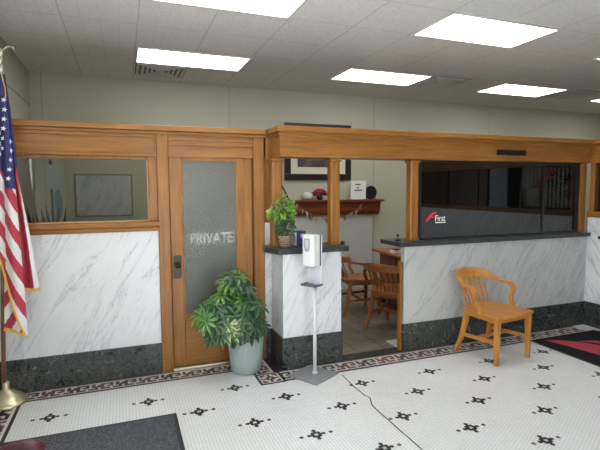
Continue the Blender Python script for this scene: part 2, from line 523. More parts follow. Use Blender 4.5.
# left wall with a street window and an unseen high transom added for light
wl = MB()
wl.box(XL - .15, XL, YF, -1.2, 0, ZC); wl.box(XL - .15, XL, -1.2, 1.45, 0, 2.2); wl.box(XL - .15, XL, -1.2, 1.45, 2.95, ZC)
wl.box(XL - .15, XL, 1.45, 1.55, 0, ZC); wl.box(XL - .15, XL, 1.55, 2.3, 0, .4); wl.box(XL - .15, XL, 1.55, 2.3, 2.95, ZC)
wl.box(XL - .15, XL, 2.3, YB, 0, ZC)
walll = struct(wl.build('wall_left', wall_m, origin=(0, 0, 0)))
MB().box(XL, XL + .004, 4.2, YB, 2.655, 2.668).build('panel_seam', plain('seam_grey_left', (.24, .24, .21), .8), walll)
wm = MB()
for y in (-1.2, .1, 1.39): wm.box(XL - .1, XL - .04, y, y + .06, 2.2, 2.95)  # added transom, set high so the office glass does not mirror it
wm.box(XL - .1, XL - .04, -1.2, 1.45, 2.2, 2.26).box(XL - .1, XL - .04, -1.2, 1.45, 2.89, 2.95)
for y in (1.55, 2.24): wm.box(XL - .1, XL - .04, y, y + .06, .4, 2.95)
wm.box(XL - .1, XL - .04, 1.55, 2.3, .4, .46).box(XL - .1, XL - .04, 1.55, 2.3, 2.89, 2.95)
struct(wm.build('window_1_and_added_transom', alu))
wf = MB()
wf.box(XL, .6, YF - .15, YF, 0, ZC); wf.box(2.06, XR, YF - .15, YF, 0, ZC)
wf.box(.6, 2.06, YF - .15, YF, 0, .45); wf.box(.6, 2.06, YF - .15, YF, 2.65, ZC)
struct(wf.build('wall_front', wall_m, origin=(0, 0, 0)))
wm = MB()
for x in (.6, 2.0): wm.box(x, x + .06, YF - .1, YF - .04, .45, 2.65)
wm.box(.6, 2.06, YF - .1, YF - .04, .45, .51); wm.box(.6, 2.06, YF - .1, YF - .04, 2.59, 2.65)
struct(wm.build('window_2', alu))

# ------------------------------------------------------------------ left facade
struct(MB().box(XL, .30, YL, YL + .12, .265, 1.26).build('wall_marble_left', marble_l))
struct(MB().box(XL, .285, YL - .02, YL + .12, 0, .268).build('baseboard_left', green_marble), None)
s_ = MB().box(XL, .30, YL - .045, YL + .14, 1.30, 1.345).box(XL, .30, YL - .02, YL + .14, 1.26, 1.30)
struct(s_.build('trim_2', oak['X'], bevel=.008))
# entablature over window and door
t_ = MB()
t_.box(XL, 1.265, YL, YL + .12, 1.895, 2.10)                        # frieze board
t_.box(XL, 1.265, YL - .03, YL + .14, 2.085, 2.11)
t_.box(XL, 1.275, YL - .065, YL + .16, 2.11, 2.155)                 # cornice
t_.box(XL, .27, YL - .022, YL, 1.895, 1.92)
t_.box(XL, .27, YL - .014, YL, 2.055, 2.085)
t_.box(.27, .30, YL - .014, YL, 1.87, 2.085)
struct(t_.build('trim_3', oak['X'], bevel=.005))
w1 = bpy.data.objects.new('window_3', None); C.objects.link(w1); w1.location = (-.4, YL, 1.345); WL['window_3'] = Vector(w1.location); struct(w1)
f_ = MB().box(XL, -.82, YL + .0, YL + .1, 1.345, 1.895).box(.215, .30, YL, YL + .1, 1.345, 1.895)
f_.box(-.82, .215, YL + .01, YL + .09, 1.868, 1.895)
f_.build('window_frame', oak['Z'], w1, bevel=.004)
b_ = MB().box(-.82, .215, YL + .03, YL + .05, 1.345, 1.355).box(.205, .215, YL + .03, YL + .05, 1.355, 1.868)
b_.build('glazing_bead', plain('light_bead', (.5, .3, .13), .5), w1)
MB().box(-.82, .205, YL + .05, YL + .056, 1.355, 1.868).build('pane', glass_left, w1)

# door posts and private door
p_ = MB().box(.285, .382, YL - .03, YL + .13, 0, 2.085)
struct(p_.build('trim_4', oak['Z'], bevel=.006))
p_ = MB().box(1.135, 1.235, YL - .03, YL + .13, 0, 2.085)
struct(p_.build('trim_5', oak['Z'], bevel=.006))
p_ = MB().box(.382, 1.135, YL - .02, YL + .13, 1.995, 2.085).box(.382, 1.135, YL - .035, YL - .02, 2.035, 2.06)
struct(p_.build('trim_6', oak['X'], bevel=.005))
struct(MB().box(.382, 1.135, YL - .03, YL + .1, 0, .022).build('trim_7', brass, bevel=.004))
d1 = bpy.data.objects.new('door_1', None); C.objects.link(d1); d1.location = (.76, YL + .03, .025); WL['door_1'] = Vector(d1.location)
struct(d1, 'oak door with a tall pebbled glass pane lettered PRIVATE', 'door')
d_ = MB().box(.387, .495, YL + .02, YL + .065, .025, 1.992).box(.985, 1.13, YL + .02, YL + .065, .025, 1.992)
d_.build('stile', oak['Z'], d1, bevel=.005)
d_ = MB().box(.495, .985, YL + .02, YL + .065, 1.872, 1.992).box(.495, .985, YL + .02, YL + .065, .025, .48)
d_.build('rail', oak['X'], d1, bevel=.005)
MB().box(.495, .985, YL + .04, YL + .046, .48, 1.872).build('frosted_pane', frost_m, d1)
d_ = MB()
for a in ((.495, .507, .48, 1.872), (.973, .985, .48, 1.872)): d_.box(a[0], a[1], YL + .026, YL + .04, a[2], a[3])
d_.box(.507, .973, YL + .026, YL + .04, .48, .492).box(.507, .973, YL + .026, YL + .04, 1.86, 1.872)
d_.build('glazing_bead', oak['Z'], d1)
add_text('lettering', 'PRIVATE', .135, .385, (.563, YL + .0388, 1.128), etched, d1, .0018)
h_ = MB().box(.405, .475, YL + .012, YL + .02, .825, 1.03)
hp = h_.build('handle_plate', antique, d1, bevel=.003)
k_ = MB().sweep([(.44, YL + .012, .95), (.44, YL - .012, .95)], .011).blob((.44, YL - .03, .95), (.026, .02, .026))
k_.build('knob', brass and antique, hp)
k_ = MB().lathe([(.008, 0), (.008, .004)], (0, 0, 0), 10)
for v in k_.bm.verts: v.co = Vector((.44 + v.co.x, YL + .012 - v.co.z, .875 + v.co.y))
k_.build('keyhole', dark_pl, hp)

# wood and marble filler between door post and the pier
struct(MB().box(1.235, 1.30, YL, YL + .12, 1.26, 2.085).build('trim_8', oak['Z'], bevel=.004))
struct(MB().box(1.2, 1.31, YL - .012, YL + .0, 1.32, 1.35).build('trim_9', oak['X'], bevel=.003))
struct(MB().box(1.237, 1.31, YL - .006, YL + .1, 0, 1.30).build('wall_marble_strip', marble_p))

# ------------------------------------------------------------------ pier (left counter), counter on the right, wing
struct(MB().box(1.305, 1.875, YR, YL - .008, .285, 1.043).build('wall_marble_pier', marble_p))
b_ = MB().box(1.288, 1.885, YR - .018, YL - .008, 0, .285).box(1.236, 1.288, YL - .022, YL - .008, 0, .285)
struct(b_.build('baseboard_pier', green_marble))
c_ = MB().prism([(1.215, 4.16), (1.19, 4.0), (1.255, 3.785), (1.935, 3.785), (1.935, 4.11), (1.6, 4.16)], 1.043, 1.092)
tag(c_.build('countertop', granite, bevel=.004), 'short charcoal stone countertop on the marble pier beside the private door', 'countertop')
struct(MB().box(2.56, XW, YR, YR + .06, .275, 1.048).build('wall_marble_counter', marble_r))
struct(MB().box(2.55, XW - .01, YR - .018, YR + .06, 0, .276).build('baseboard_counter', green_marble))
c_ = MB().box(2.485, XW + .03, 3.785, 4.16, 1.048, 1.092)
tag(c_.build('countertop', granite, bevel=.004), 'long charcoal stone countertop under the smoked teller glass', 'countertop')
# header beam
t_ = MB()
t_.box(1.285, XW + .02, YR, YR + .22, 1.893, 2.10)
t_.box(1.275, XW + .02, YR - .012, YR + .23, 2.07, 2.10)
t_.box(1.245, XW + .02, YR - .06, YR + .26, 2.105, 2.155)
t_.box(1.262, XW + .02, YR - .035, YR + .24, 2.09, 2.105)
t_.box(1.29, XW, YR - .008, YR, 1.893, 1.912)
t_.box(1.255, 1.30, YL - .02, YL + .1, 1.893, 2.10)
t_.box(1.262, 1.32, YR + .1, YL + .12, 2.09, 2.10).box(1.285, 1.32, YR + .2, YL, 1.893, 2.10).box(1.245, 1.33, YR + .2, YL + .14, 2.105, 2.155)
struct(t_.build('trim_10', oak['X'], bevel=.005))
g_ = thing('beam_grille', 'slim dark louvered grille set in the oak beam above the teller glass', 'vent', (3.874, YR, 1.955))
MB().box(3.675, 4.072, YR - .012, YR - .001, 1.957, 2.012).build('grille_frame', antique, g_)
gs = MB()
for k in range(4): gs.box(3.69, 4.057, YR - .016, YR - .012, 1.963 + k * .012, 1.969 + k * .012)
gs.build('louver', dark_pl, g_)

def column(x, w, label, d=.094, y=YR + .085):
    t = thing('wooden_column', label, 'column', (x, y, 1.092), 0, 'oak columns under the header beam')
    h = w / 2; c = .012
    hd = d / 2
    oct_ = [(x - h + c, y - hd), (x + h - c, y - hd), (x + h, y - hd + c), (x + h, y + hd - c), (x + h - c, y + hd), (x - h + c, y + hd), (x - h, y + hd - c), (x - h, y - hd + c)]
    MB().prism(oct_, 1.092, 1.862).build('shaft', oak['Z'], t, bevel=.003)
    MB().box(x - h - .01, x + h + .01, y - hd - .01, y + hd + .01, 1.862, 1.893).build('capital', oak['X'], t, bevel=.005)
    MB().box(x - h - .004, x + h + .004, y - hd - .004, y + hd + .004, 1.092, 1.12).build('foot_block', oak['X'], t, bevel=.004)
    return t
column(1.836, .094, 'oak column rising from the short pier countertop behind the hand sanitizer')
column(2.70, .098, 'oak column between the gate opening and the smoked teller glass')
column(1.312, .10, 'oak column in the corner behind the small plant, next to the door wall', y=YR + .20)
# teller glass
w2 = bpy.data.objects.new('window_4', None); C.objects.link(w2); w2.location = (3.9, 3.92, 1.092); WL['window_4'] = Vector(w2.location); struct(w2)
fr = MB().box(2.775, 5.0, 3.905, 3.945, 1.865, 1.893).box(2.775, 2.80, 3.905, 3.945, 1.092, 1.865).box(4.955, 5.0, 3.905, 3.945, 1.092, 1.865)
fr.box(2.80, 4.955, 3.905, 3.945, 1.092, 1.105).box(4.44, 4.46, 3.91, 3.94, 1.105, 1.865)
fr.build('window_frame', blackframe, w2)
MB().box(2.80, 4.955, 3.922, 3.928, 1.105, 1.865).build('pane', glass_teller, w2)
struct(MB().box(5.0, 5.055, YR + .03, YR + .17, 1.092, 1.893).build('trim_11', oak['Z'], bevel=.004))
# decal on the glass
LOGO = [[(.0, .0), (.16, .40), (.38, .74), (.62, .95), (1.0, 1.0), (.92, .80), (.70, .72), (.55, .58), (.80, .58), (.72, .42), (.42, .40), (.30, .18)]]
dk = thing('window_decal', 'small red and white bank logo sticker on the smoked teller glass', 'decal', (2.86, 3.92, 1.27))
lm = MB()
for poly in LOGO: lm.prism([(2.862 + .14 * px, 1.268 + .105 * pz) for px, pz in poly], 3.9195, 3.9215, 0, 'Y')
lm.build('red_emblem', plain('bright_logo_red', (.62, .015, .05), .5), dk)
add_text('lettering', 'First', .088, .125, (2.985, 3.9205, 1.278), logo_white, dk)
MB().box(2.985, 3.115, 3.9195, 3.9215, 1.258, 1.267).build('underline', logo_white, dk)

# wing: perpendicular counter on the right
struct(MB().box(XW, XW + .16, YF, YR, .28, 1.27).build('wall_marble_wing', marble_w))
struct(MB().box(XW - .018, XW + .16, YF, YR - .018, 0, .28).build('baseboard_wing', green_marble))
t_ = MB().box(XW - .02, XW + .18, YF, YR + .0, 1.27, 1.335)
t_.box(XW, XW + .2, YF, YR, 1.893, 2.10).box(XW - .06, XW + .24, YF, YR - .06, 2.105, 2.155).box(XW - .02, XW + .2, YF, YR - .02, 2.09, 2.105)
struct(t_.build('trim_12', oak['Y'], bevel=.005))
struct(MB().box(XW + .01, XW + .15, 3.775, YR, 1.335, 1.893).build('trim_13', oak['Z'], bevel=.004))
t_ = MB().box(XW + .01, XW + .15, YF, 2.40, 1.335, 1.893)
for y in (2.1, 1.4, .7, 0, -.7): t_.box(XW - .005, XW + .01, y, y + .12, 1.335, 1.893)
struct(t_.build('trim_14', darkwood['Z'], bevel=.004))
struct(MB().box(XW + .03, XW + .036, 2.40, 3.775, 1.335, 1.893).build('window_5', glass_wing))
bd = thing('roller_blind', 'pale pulled shade behind black bars in the wing window', 'blind', (XW + .10, 3.1, 1.335))
MB().box(XW + .080, XW + .083, 2.41, 3.765, 1.36, 1.868).build('shade_cloth', plain('pale_shade_cloth', (.88, .86, .72), .8), bd)
MB().box(XW + .080, XW + .115, 2.41, 3.765, 1.868, 1.885).build('head_rail', dark_pl, bd)
MB().box(XW + .080, XW + .092, 2.41, 3.765, 1.345, 1.36).build('hem_bar', dark_pl, bd)
tag(MB().box(XW + .038, XW + .042, 3.085, 3.265, 1.375, 1.60).build('notice_sheet', plain('cream_notice', (.7, .68, .58), .7)), 'pale notice sheet on the wing window glass, mirrored in the smoked glass', 'notice')
tag(MB().lathe([(.02, 0), (.023, .01), (.023, .15), (.014, .18), (.01, .24), (.014, .27), (.006, .285)], (XW + .004, 3.035, 1.335), 14).build('dark_bottle', dark_pl), 'dark bottle on the wing sill beside the pale notice, mirrored in the smoked glass', 'bottle')
lm = MB()
for poly in LOGO: lm.prism([(3.245 + .335 * px, 1.61 + .235 * pz) for px, pz in poly], XW + .0275, XW + .0295, 0, 'X')
tag(lm.build('window_emblem', plain('deep_red_emblem', (.42, .02, .04), .6)), 'red emblem on the wing window, mirrored in the smoked glass', 'emblem')
# dark scroll ironwork inside the wing window
sc = thing('scroll_grille', 'black barred iron grille with a scroll in the wing window at the right edge', 'grille', (XW + .07, 3.1, 1.335))
for k, y in enumerate((3.745,)):
    m_ = MB()
    pts = [(XW + .062, y - .05 + .045 * math.cos(a) * (1 - a / 14), 1.70 + .075 * math.sin(a) * (1 - a / 14)) for a in [i * .45 for i in range(22)]]
    m_.sweep(pts, .009, seg=6)
    pts = [(XW + .062, y - .05 + .04 * math.cos(a) * (1 - a / 14), 1.54 - .07 * math.sin(a) * (1 - a / 14)) for a in [i * .45 for i in range(22)]]
    m_.sweep(pts, .008, seg=6)
    m_.build('scroll', dark_pl, sc)
for k in range(23):
    y = 2.43 + k * .0595
    MB().box(XW + .074, XW + .0785, y, y + .026, 1.36, 1.88).build('bar', dark_pl, sc)
MB().box(XW + .064, XW + .078, 2.41, 3.77, 1.335, 1.36).build('bottom_bar', dark_pl, sc)
tag(MB().box(XW - .008, XW + .001, 3.50, 3.69, 1.025, 1.06).build('name_plate', dark_pl), 'small black plate on the white marble wing at the right edge', 'plate')

# ------------------------------------------------------------------ ceiling fixtures
def ceiling_light(x, y, label):
    t = thing('ceiling_light', label, 'ceiling light', (x + .61, y + .305, ZC - .012), 0, 'recessed fluorescent ceiling lights')
    f = MB()
    f.box(x, x + 1.22, y, y + .02, ZC - .012, ZC - .001).box(x, x + 1.22, y + .59, y + .61, ZC - .012, ZC - .001)
    f.box(x, x + .02, y + .02, y + .59, ZC - .012, ZC - .001).box(x + 1.2, x + 1.22, y + .02, y + .59, ZC - .012, ZC - .001)
    f.build('frame', white_paint, t)
    MB().box(x + .02, x + 1.2, y + .02, y + .59, ZC - .008, ZC - .003).build('diffuser', lamp_m, t)
ceiling_light(.19, 5.155, 'lit ceiling panel in the row near the back wall, leftmost, over the private door')
ceiling_light(2.64, 5.155, 'lit ceiling panel in the back row, above the framed picture and gate opening')
ceiling_light(5.08, 5.155, 'lit ceiling panel in the back row, above the teller glass, right of the middle vent')
ceiling_light(7.45, 5.12, 'lit ceiling panel in the back row, cut off by the right edge below the vent')
ceiling_light(.17, 3.255, 'large lit ceiling panel cut off by the top edge, nearest on the left')
ceiling_light(2.63, 3.255, 'large lit ceiling panel wholly in view, nearest the camera, upper right')
ceiling_light(5.08, 3.255, 'lit ceiling panel in the front row, only a tip showing at the right edge')
def vent(x, y, label, w=.59):
    t = thing('ceiling_vent', label, 'vent', (x + w / 2, y + w / 2, ZC - .012), 0, 'square ceiling air vents')
    MB().box(x, x + w, y, y + w, ZC - .004, ZC - .001).build('backing', vent_dark, t)
    for k in range(5):
        a = .012 + k * .056
        f = MB(); z0, z1 = ZC - .016, ZC - .005
        x0, x1, y0, y1 = x + a, x + w - a, y + a, y + w - a; q = .034
        f.box(x0, x1, y0, y0 + q, z0, z1).box(x0, x1, y1 - q, y1, z0, z1).box(x0, x0 + q, y0 + q, y1 - q, z0, z1).box(x1 - q, x1, y0 + q, y1 - q, z0, z1)
        f.build('louver_ring', vent_paint, t)
vent(.2, 5.79, 'square ceiling vent directly behind the leftmost back row light, over the private door')
vent(3.88, 5.14, 'square ceiling vent in the middle of the back row, right of a lit panel')
vent(6.42, 5.12, 'square ceiling vent near the right edge, above the cut off light')

# ------------------------------------------------------------------ floor mats and bin
mt = thing('floor_mat', 'charcoal ribbed entrance mat on the mosaic at the lower left', 'mat', (-.315, 2.6, 0))
MB().box(-.95, .315, 1.85, 3.335, .003, .010).build('rubber_edge', mat_border, mt, bevel=.003)
MB().box(-.92, .285, 1.88, 3.305, .010, .014).build('carpet', mat_grey, mt)
mt = thing('floor_mat', 'black mat with a red logo lying before the white marble wing', 'mat', (4.45, 2.9, 0))
MB().box(3.965, 4.93, 1.6, 3.60, .003, .010).build('rubber_edge', mat_border, mt, bevel=.003)
MB().box(3.985, 4.91, 1.62, 3.58, .010, .013).build('carpet', mat_black, mt)
lg = MB()
for poly in ([(4.11, 3.53), (4.26, 3.46), (4.40, 3.345), (4.50, 3.19), (4.44, 2.95), (4.23, 2.98), (4.20, 3.12), (4.17, 3.28)],
             [(4.40, 3.37), (4.54, 3.34), (4.66, 3.27), (4.70, 3.05), (4.60, 2.9), (4.555, 3.20), (4.50, 3.29)]):
    lg.prism(poly, .0128, .0142)
lg.build('red_logo', plain('mat_logo_red', (.36, .03, .055), .9), mt)
bn = thing('waste_bin', 'open maroon bin standing on the charcoal mat, cut by the bottom edge', 'bin', (-.475, 2.31, .014))
MB().lathe([(.085, .016), (.105, .425), (.112, .437), (.112, .447), (.104, .450), (.098, .44), (.078, .03), (.01, .028)], (-.475, 2.31, .0), 32).build('body', maroon, bn)

# ------------------------------------------------------------------ hand sanitizer stand
sn = thing('sanitizer_stand', 'hand sanitizer dispenser on a slim floor stand before the pier', 'sanitizer stand', (1.522, 3.625, 0), math.radians(-60))
MB().box(-.16, .16, -.185, .135, .003, .011).build('base_plate', steel, sn, bevel=.006, local=True)
MB().sweep([(0, 0, .011), (0, 0, .83)], .0155, seg=14).sweep([(0, 0, .011), (0, 0, .03)], .024, seg=14).build('pole', alu, sn, local=True)
tr_ = MB().box(-.075, .075, -.10, .02, .792, .800).box(-.075, .075, -.10, -.094, .8, .810).box(-.075, -.069, -.094, .02, .8, .810).box(.069, .075, -.094, .02, .8, .810)
tr_.build('drip_tray', plain('tray_grey', (.12, .12, .125), .4), sn, local=True)
MB().box(-.075, .075, .0, .008, .80, 1.225).build('backplate', plain('pale_grey_sheet', (.62, .64, .68), .4), sn, local=True)
db = MB().prism([(-.064, .0), (-.064, -.082), (-.05, -.104), (.05, -.104), (.064, -.082), (.064, .0)], .962, 1.232)
dd = db.build('dispenser', white_pl, sn, bevel=.014, local=True, bseg=3)
wi = MB().prism([(-.03, 1.20), (-.034, 1.15), (-.022, 1.10), (-.012, 1.09), (.012, 1.09), (.022, 1.10), (.034, 1.15), (.03, 1.20)], -.1075, -.103, 0, 'Y')
wi.build('level_window', grey_pl, dd, local=True)
wi = MB().prism([(-.017, 1.188), (-.019, 1.15), (-.008, 1.115), (.008, 1.115), (.019, 1.15), (.017, 1.188)], -.1095, -.107, 0, 'Y')
wi.build('window_inset', plain('pale_grey_inset', (.48, .49, .5), .3), dd, local=True)
MB().box(-.03, .03, -.085, -.035, .95, .9625).build('nozzle', grey_pl, dd, local=True)
MB().box(.064, .067, -.012, .004, .965, 1.225).build('side_bracket', dark_pl, sn, local=True)

# ------------------------------------------------------------------ chairs
def make_chair(label, W, loc, rz, group):
    t = thing('armchair', label, 'chair', loc, rz, group)
    def L(mb, name, axis, bevel=.004, parent=None): return mb.build(name, W[axis], parent or t, bevel=bevel, local=True)
    # saddle seat
    n = 16; m = MB(); bm = m.bm; top = []; bot = []
    for j in range(n + 1):
        v = j / n; y = -.245 + .475 * v
        hw = .252 - .012 * v if v < .55 else .2454 - .075 * ((v - .55) / .45) ** 1.6
        fy = y
        rt, rb = [], []
        for i in range(n + 1):
            u = -1 + 2 * i / n
            x = hw * u
            yy = fy - (.02 * (1 - u * u) if j == 0 else 0)
            dish = -.014 * max(0, 1 - (u * 1.05) ** 2) * math.sin(PI * min(1, v * 1.05)) - (.006 * (1 - v) ** 4)
            dish += .006 * math.exp(-(u / .15) ** 2) * (1 - v)
            rt.append(bm.verts.new((x, yy, .462 + dish))); rb.append(bm.verts.new((x * .985, yy, .425)))
        top.append(rt); bot.append(rb)
    fs = []
    for j in range(n):
        for i in range(n):
            f = bm.faces.new((top[j][i], top[j][i + 1], top[j + 1][i + 1], top[j + 1][i])); f.smooth = True; fs.append(f)
            fs.append(bm.faces.new((bot[j][i], bot[j + 1][i], bot[j + 1][i + 1], bot[j][i + 1])))
    for j in range(n):
        fs.append(bm.faces.new((top[j][0], top[j + 1][0], bot[j + 1][0], bot[j][0]))); fs.append(bm.faces.new((top[j][n], bot[j][n], bot[j + 1][n], top[j + 1][n])))
    for i in range(n):
        fs.append(bm.faces.new((top[0][i], bot[0][i], bot[0][i + 1], top[0][i + 1]))); fs.append(bm.faces.new((top[n][i], top[n][i + 1], bot[n][i + 1], bot[n][i])))
    bmesh.ops.recalc_face_normals(bm, faces=fs)
    L(m, 'seat', 'X', .005)
    m = MB()
    m.box(-.205, .205, -.222, -.2, .385, .426); m.box(-.19, .19, .165, .185, .385, .426)
    for s in (-1, 1): m.sweep([(s * .22, -.2, .405), (s * .19, .17, .405)], .011, .02, square=True)
    L(m, 'seat_frame', 'X', .002)
    for s in (-1, 1):
        L(MB().sweep([(s * .218, -.212, .426), (s * .222, -.215, 0)], [.024, .017], square=True, up=(0, 1, 0)), 'front_leg', 'Z')
        L(MB().sweep([(s * .178, .165, .426), (s * .185, .182, .30), (s * .20, .213, .14), (s * .225, .262, 0)], [.022, .022, .019, .017], square=True, up=(0, 1, 0)), 'rear_leg', 'Z')
    L(MB().sweep([(-.22, -.208, .205), (-.205, .2, .185)], .010, .017, square=True), 'stretcher', 'Y', .003)
    L(MB().sweep([(.22, -.208, .205), (.205, .2, .185)], .010, .017, square=True), 'stretcher', 'Y', .003)
    L(MB().sweep([(-.21, .02, .195), (.21, .02, .195)], .010, .017, square=True), 'stretcher', 'X', .003)
    # crest and arms: one bent rail, tall at the back, flat on the arms
    m = MB(); bm = m.bm; rings = []
    N = 36
    for i in range(N + 1):
        a = -1 + 2 * i / N; A = abs(a)
        if A < .62:
            th = a / .62 * PI / 2 * .92
            x = .258 * math.sin(th); y = .125 + .215 * math.cos(th)
            nx, ny = math.sin(th), math.cos(th)
        else:
            k = (A - .62) / .38; sg = 1 if a > 0 else -1
            th = PI / 2 * .92
            x = sg * (.258 * math.sin(th) + .022 * math.sin(k * PI / 2)); y = .125 + .215 * math.cos(th) - k * .14
            nx, ny = sg, .08
        w = max(0., 1 - (A / .60) ** 2.4) if A < .6 else 0
        zt = .700 + .095 * w - (.018 * max(0, (A - .62) / .38)); zb = .674 + .028 * w - (.018 * max(0, (A - .62) / .38))
        half = .012 + .018 * min(1, max(0, (A - .45) / .25)) - (.010 * max(0, (A - .93) / .07))
        nn = Vector((nx, ny)).normalized()
        lean = .03 * w
        r = [(x - nn.x * half, y - nn.y * half, zb), (x + nn.x * half, y + nn.y * half, zb),
             (x + nn.x * (half + lean), y + nn.y * (half + lean), zt), (x - nn.x * (half - lean), y - nn.y * (half - lean), zt)]
        rings.append([bm.verts.new(q) for q in r])
    fs = []
    for i in range(N):
        for k in range(4):
            f = bm.faces.new((rings[i][k], rings[i][(k + 1) % 4], rings[i + 1][(k + 1) % 4], rings[i + 1][k])); fs.append(f)
    fs.append(bm.faces.new(rings[0])); fs.append(bm.faces.new(rings[-1][::-1]))
    bmesh.ops.recalc_face_normals(bm, faces=fs)
    L(m, 'back_and_arm_rail', 'X', .006)
    for s in (-1, 1):
        pts = [(s * .272, .028, .664), (s * .276, .004, .645), (s * .275, -.004, .612), (s * .264, .012, .565), (s * .248, .0, .52), (s * .238, -.022, .48), (s * .236, -.03, .43)]
        L(MB().sweep(pts, [.019, .02, .02, .019, .018, .018, .018], [.013, .016, .017, .016, .016, .016, .018], square=True, up=(1, 0, 0)), 'arm_post', 'Z')
    for k in range(7):
        x = -.15 + .05 * k
        yb = .20 - .35 * (x * x); th = math.asin(max(-1, min(1, x * 1.12 / .258)))
        yt = .125 + .215 * math.cos(th) + .004
        pts = [(x, yb, .45), (x * 1.04, yb + .012, .52), (x * 1.08, (yb + yt) / 2 + .006, .62), (x * 1.12, yt, .725)]
        L(MB().sweep(pts, [.009, .010, .011, .011], .006, square=True, up=(0, 1, 0)), 'back_slat', 'Z', .002)
    return t
make_chair('light golden oak armchair alone on the mosaic floor before the marble counter', chairwood, (3.318, 3.435, .0), math.radians(8), None)
make_chair('brown wooden armchair seen from behind in the gate opening, drawn up to the desk', brownwood, (2.90, 4.53, 0), math.radians(117), 'office armchairs')
make_chair('brown wooden armchair deeper in the office, showing its seat beyond the other', brownwood, (2.86, 5.36, 0), math.radians(84), 'office armchairs')

# ------------------------------------------------------------------ desk, gate, office things
dt = thing('office_desk', 'brown wooden desk with overhanging top behind the gate opening', 'desk', (3.7, 5.17, 0))
MB().prism([(3.24, 4.64), (4.1, 4.64), (4.1, 5.76), (3.30, 5.76)], .725, .757).build('desk_top', brownwood['Y'], dt, bevel=.006)
MB().box(3.40, 4.05, 4.68, 5.70, .06, .725).build('body', mahog['Z'], dt, bevel=.004)
for y in (4.70, 5.28):
    d_ = MB().box(3.388, 3.40, y, y + .40, .1, .70).build('panel', mahog['Y'], dt, bevel=.003)
for x, y in ((3.44, 4.72), (4.0, 4.72), (3.44, 5.66), (4.0, 5.66)): MB().box(x - .03, x + .03, y - .03, y + .03, 0, .06).build('foot', mahog['Z'], dt)
tp = thing('tape_dispenser', 'small white and black desk item on the brown desk edge', 'desk accessory', (3.35, 5.25, .757))
MB().box(3.29, 3.43, 5.2, 5.27, .757, .80).build('body', white_pl, tp, bevel=.006)
MB().box(3.32, 3.40, 5.195, 5.275, .80, .815).build('lid', dark_pl, tp, bevel=.004)
gt = thing('gate_post', 'narrow oak gate post with dark hinge on the left end of the teller counter', 'post', (2.535, 3.86, 0))
MB().box(2.522, 2.549, 3.84, 3.885, 0, .90).build('post', oak['Z'], gt, bevel=.003)
MB().box(2.516, 2.522, 3.85, 3.88, .68, .78).build('hinge', antique, gt)
# picture on the back wall
pc = thing('framed_picture', 'large black framed print with cream mat hung on the back wall above the mantel', 'picture', (2.865, YB, 1.75))
f_ = MB()
f_.box(2.31, 3.425, YB - .04, YB - .001, 1.745, 1.84).box(2.31, 3.425, YB - .04, YB - .001, 2.51, 2.605)
f_.box(2.31, 2.405, YB - .04, YB - .001, 1.84, 2.51).box(3.33, 3.425, YB - .04, YB - .001, 1.84, 2.51)
f_.build('frame', blackframe, pc, bevel=.006)
MB().box(2.405, 3.33, YB - .018, YB - .002, 1.84, 2.51).build('mat_board', cream_board, pc)
MB().box(2.52, 3.215, YB - .022, YB - .018, 1.945, 2.41).build('print', print_m, pc)
# mantel
mn = thing('fireplace_mantel', 'reddish brown wooden mantel shelf on a pale painted brick chimney breast', 'mantel', (3.05, YB - .1, 0))
MB().box(2.2, 3.925, YB - .24, YB - .001, 1.405, 1.44).build('shelf', mahog['X'], mn, bevel=.008)
MB().prism([(YB - .001, 1.20), (YB - .13, 1.20), (YB - .15, 1.25), (YB - .17, 1.26), (YB - .19, 1.38), (YB - .22, 1.405), (YB - .001, 1.405)], 2.26, 3.88, 0, 'X').build('apron', mahog['X'], mn, bevel=.005)
MB().box(2.35, 3.79, YB - .09, YB - .001, 0, 1.20).build('brick_breast', brickpaint, mn)
# items on the mantel
Ym = YB - .13
sg = thing('sign_card', 'white lettered card standing on the right half of the mantel', 'sign', (3.49, Ym, 1.44))
MB().box(3.365, 3.635, Ym - .012, Ym + .012, 1.44, 1.735).build('card', paper, sg, bevel=.003)
ln = MB()
for x0, x1, z in ((3.44, 3.535, 1.665), (3.475, 3.51, 1.615), (3.43, 3.565, 1.575)): ln.box(x0, x1, Ym - .0135, Ym - .012, z, z + .018)
ln.build('lettering', ink, sg)
bl = MB().lathe([(.1, 0), (.108, .01), (.108, .03), (.1, .04)], (0, 0, 0), 28)
for v in bl.bm.verts: v.co = Vector((3.745 + v.co.x, Ym + .05 - v.co.z, 1.548 + v.co.y))
tag(bl.build('round_plate', blackframe), 'round black disc at the right end of the mantel beside the white card', 'ornament')
fw = thing('flower_ball', 'crimson flower cluster on the mantel behind the oak column', 'flowers', (2.84, Ym, 1.44))
m_ = MB()
for k in range(60):
    th, ph = random.uniform(0, 2 * PI), random.uniform(-.2, PI / 2)
    m_.blob((2.84 + .10 * math.cos(th) * math.cos(ph), Ym + .06 * math.sin(th) * math.cos(ph), 1.53 + .065 * math.sin(ph)), (.03, .026, .02), 0, 8)
m_.build('blossoms', red_petal, fw)
MB().lathe([(.035, 0), (.05, .03), (.04, .075)], (2.84, Ym, 1.44), 16).build('vase', blackframe, fw)
tag(MB().lathe([(.03, 0), (.075, .02), (.085, .06), (.06, .10), (.03, .115), (.01, .118)], (2.62, Ym, 1.44), 18).build('white_shell', plain('cream_shell', (.55, .52, .46), .5)), 'small cream ornament on the mantel left of the crimson flowers', 'ornament')
tag(MB().sweep([(2.32, Ym - .05, 1.452), (2.222, Ym + .1, 1.73)], .012, seg=8).build('black_rod', dark_pl), 'black rod leaning above the left end of the mantel', 'rod')
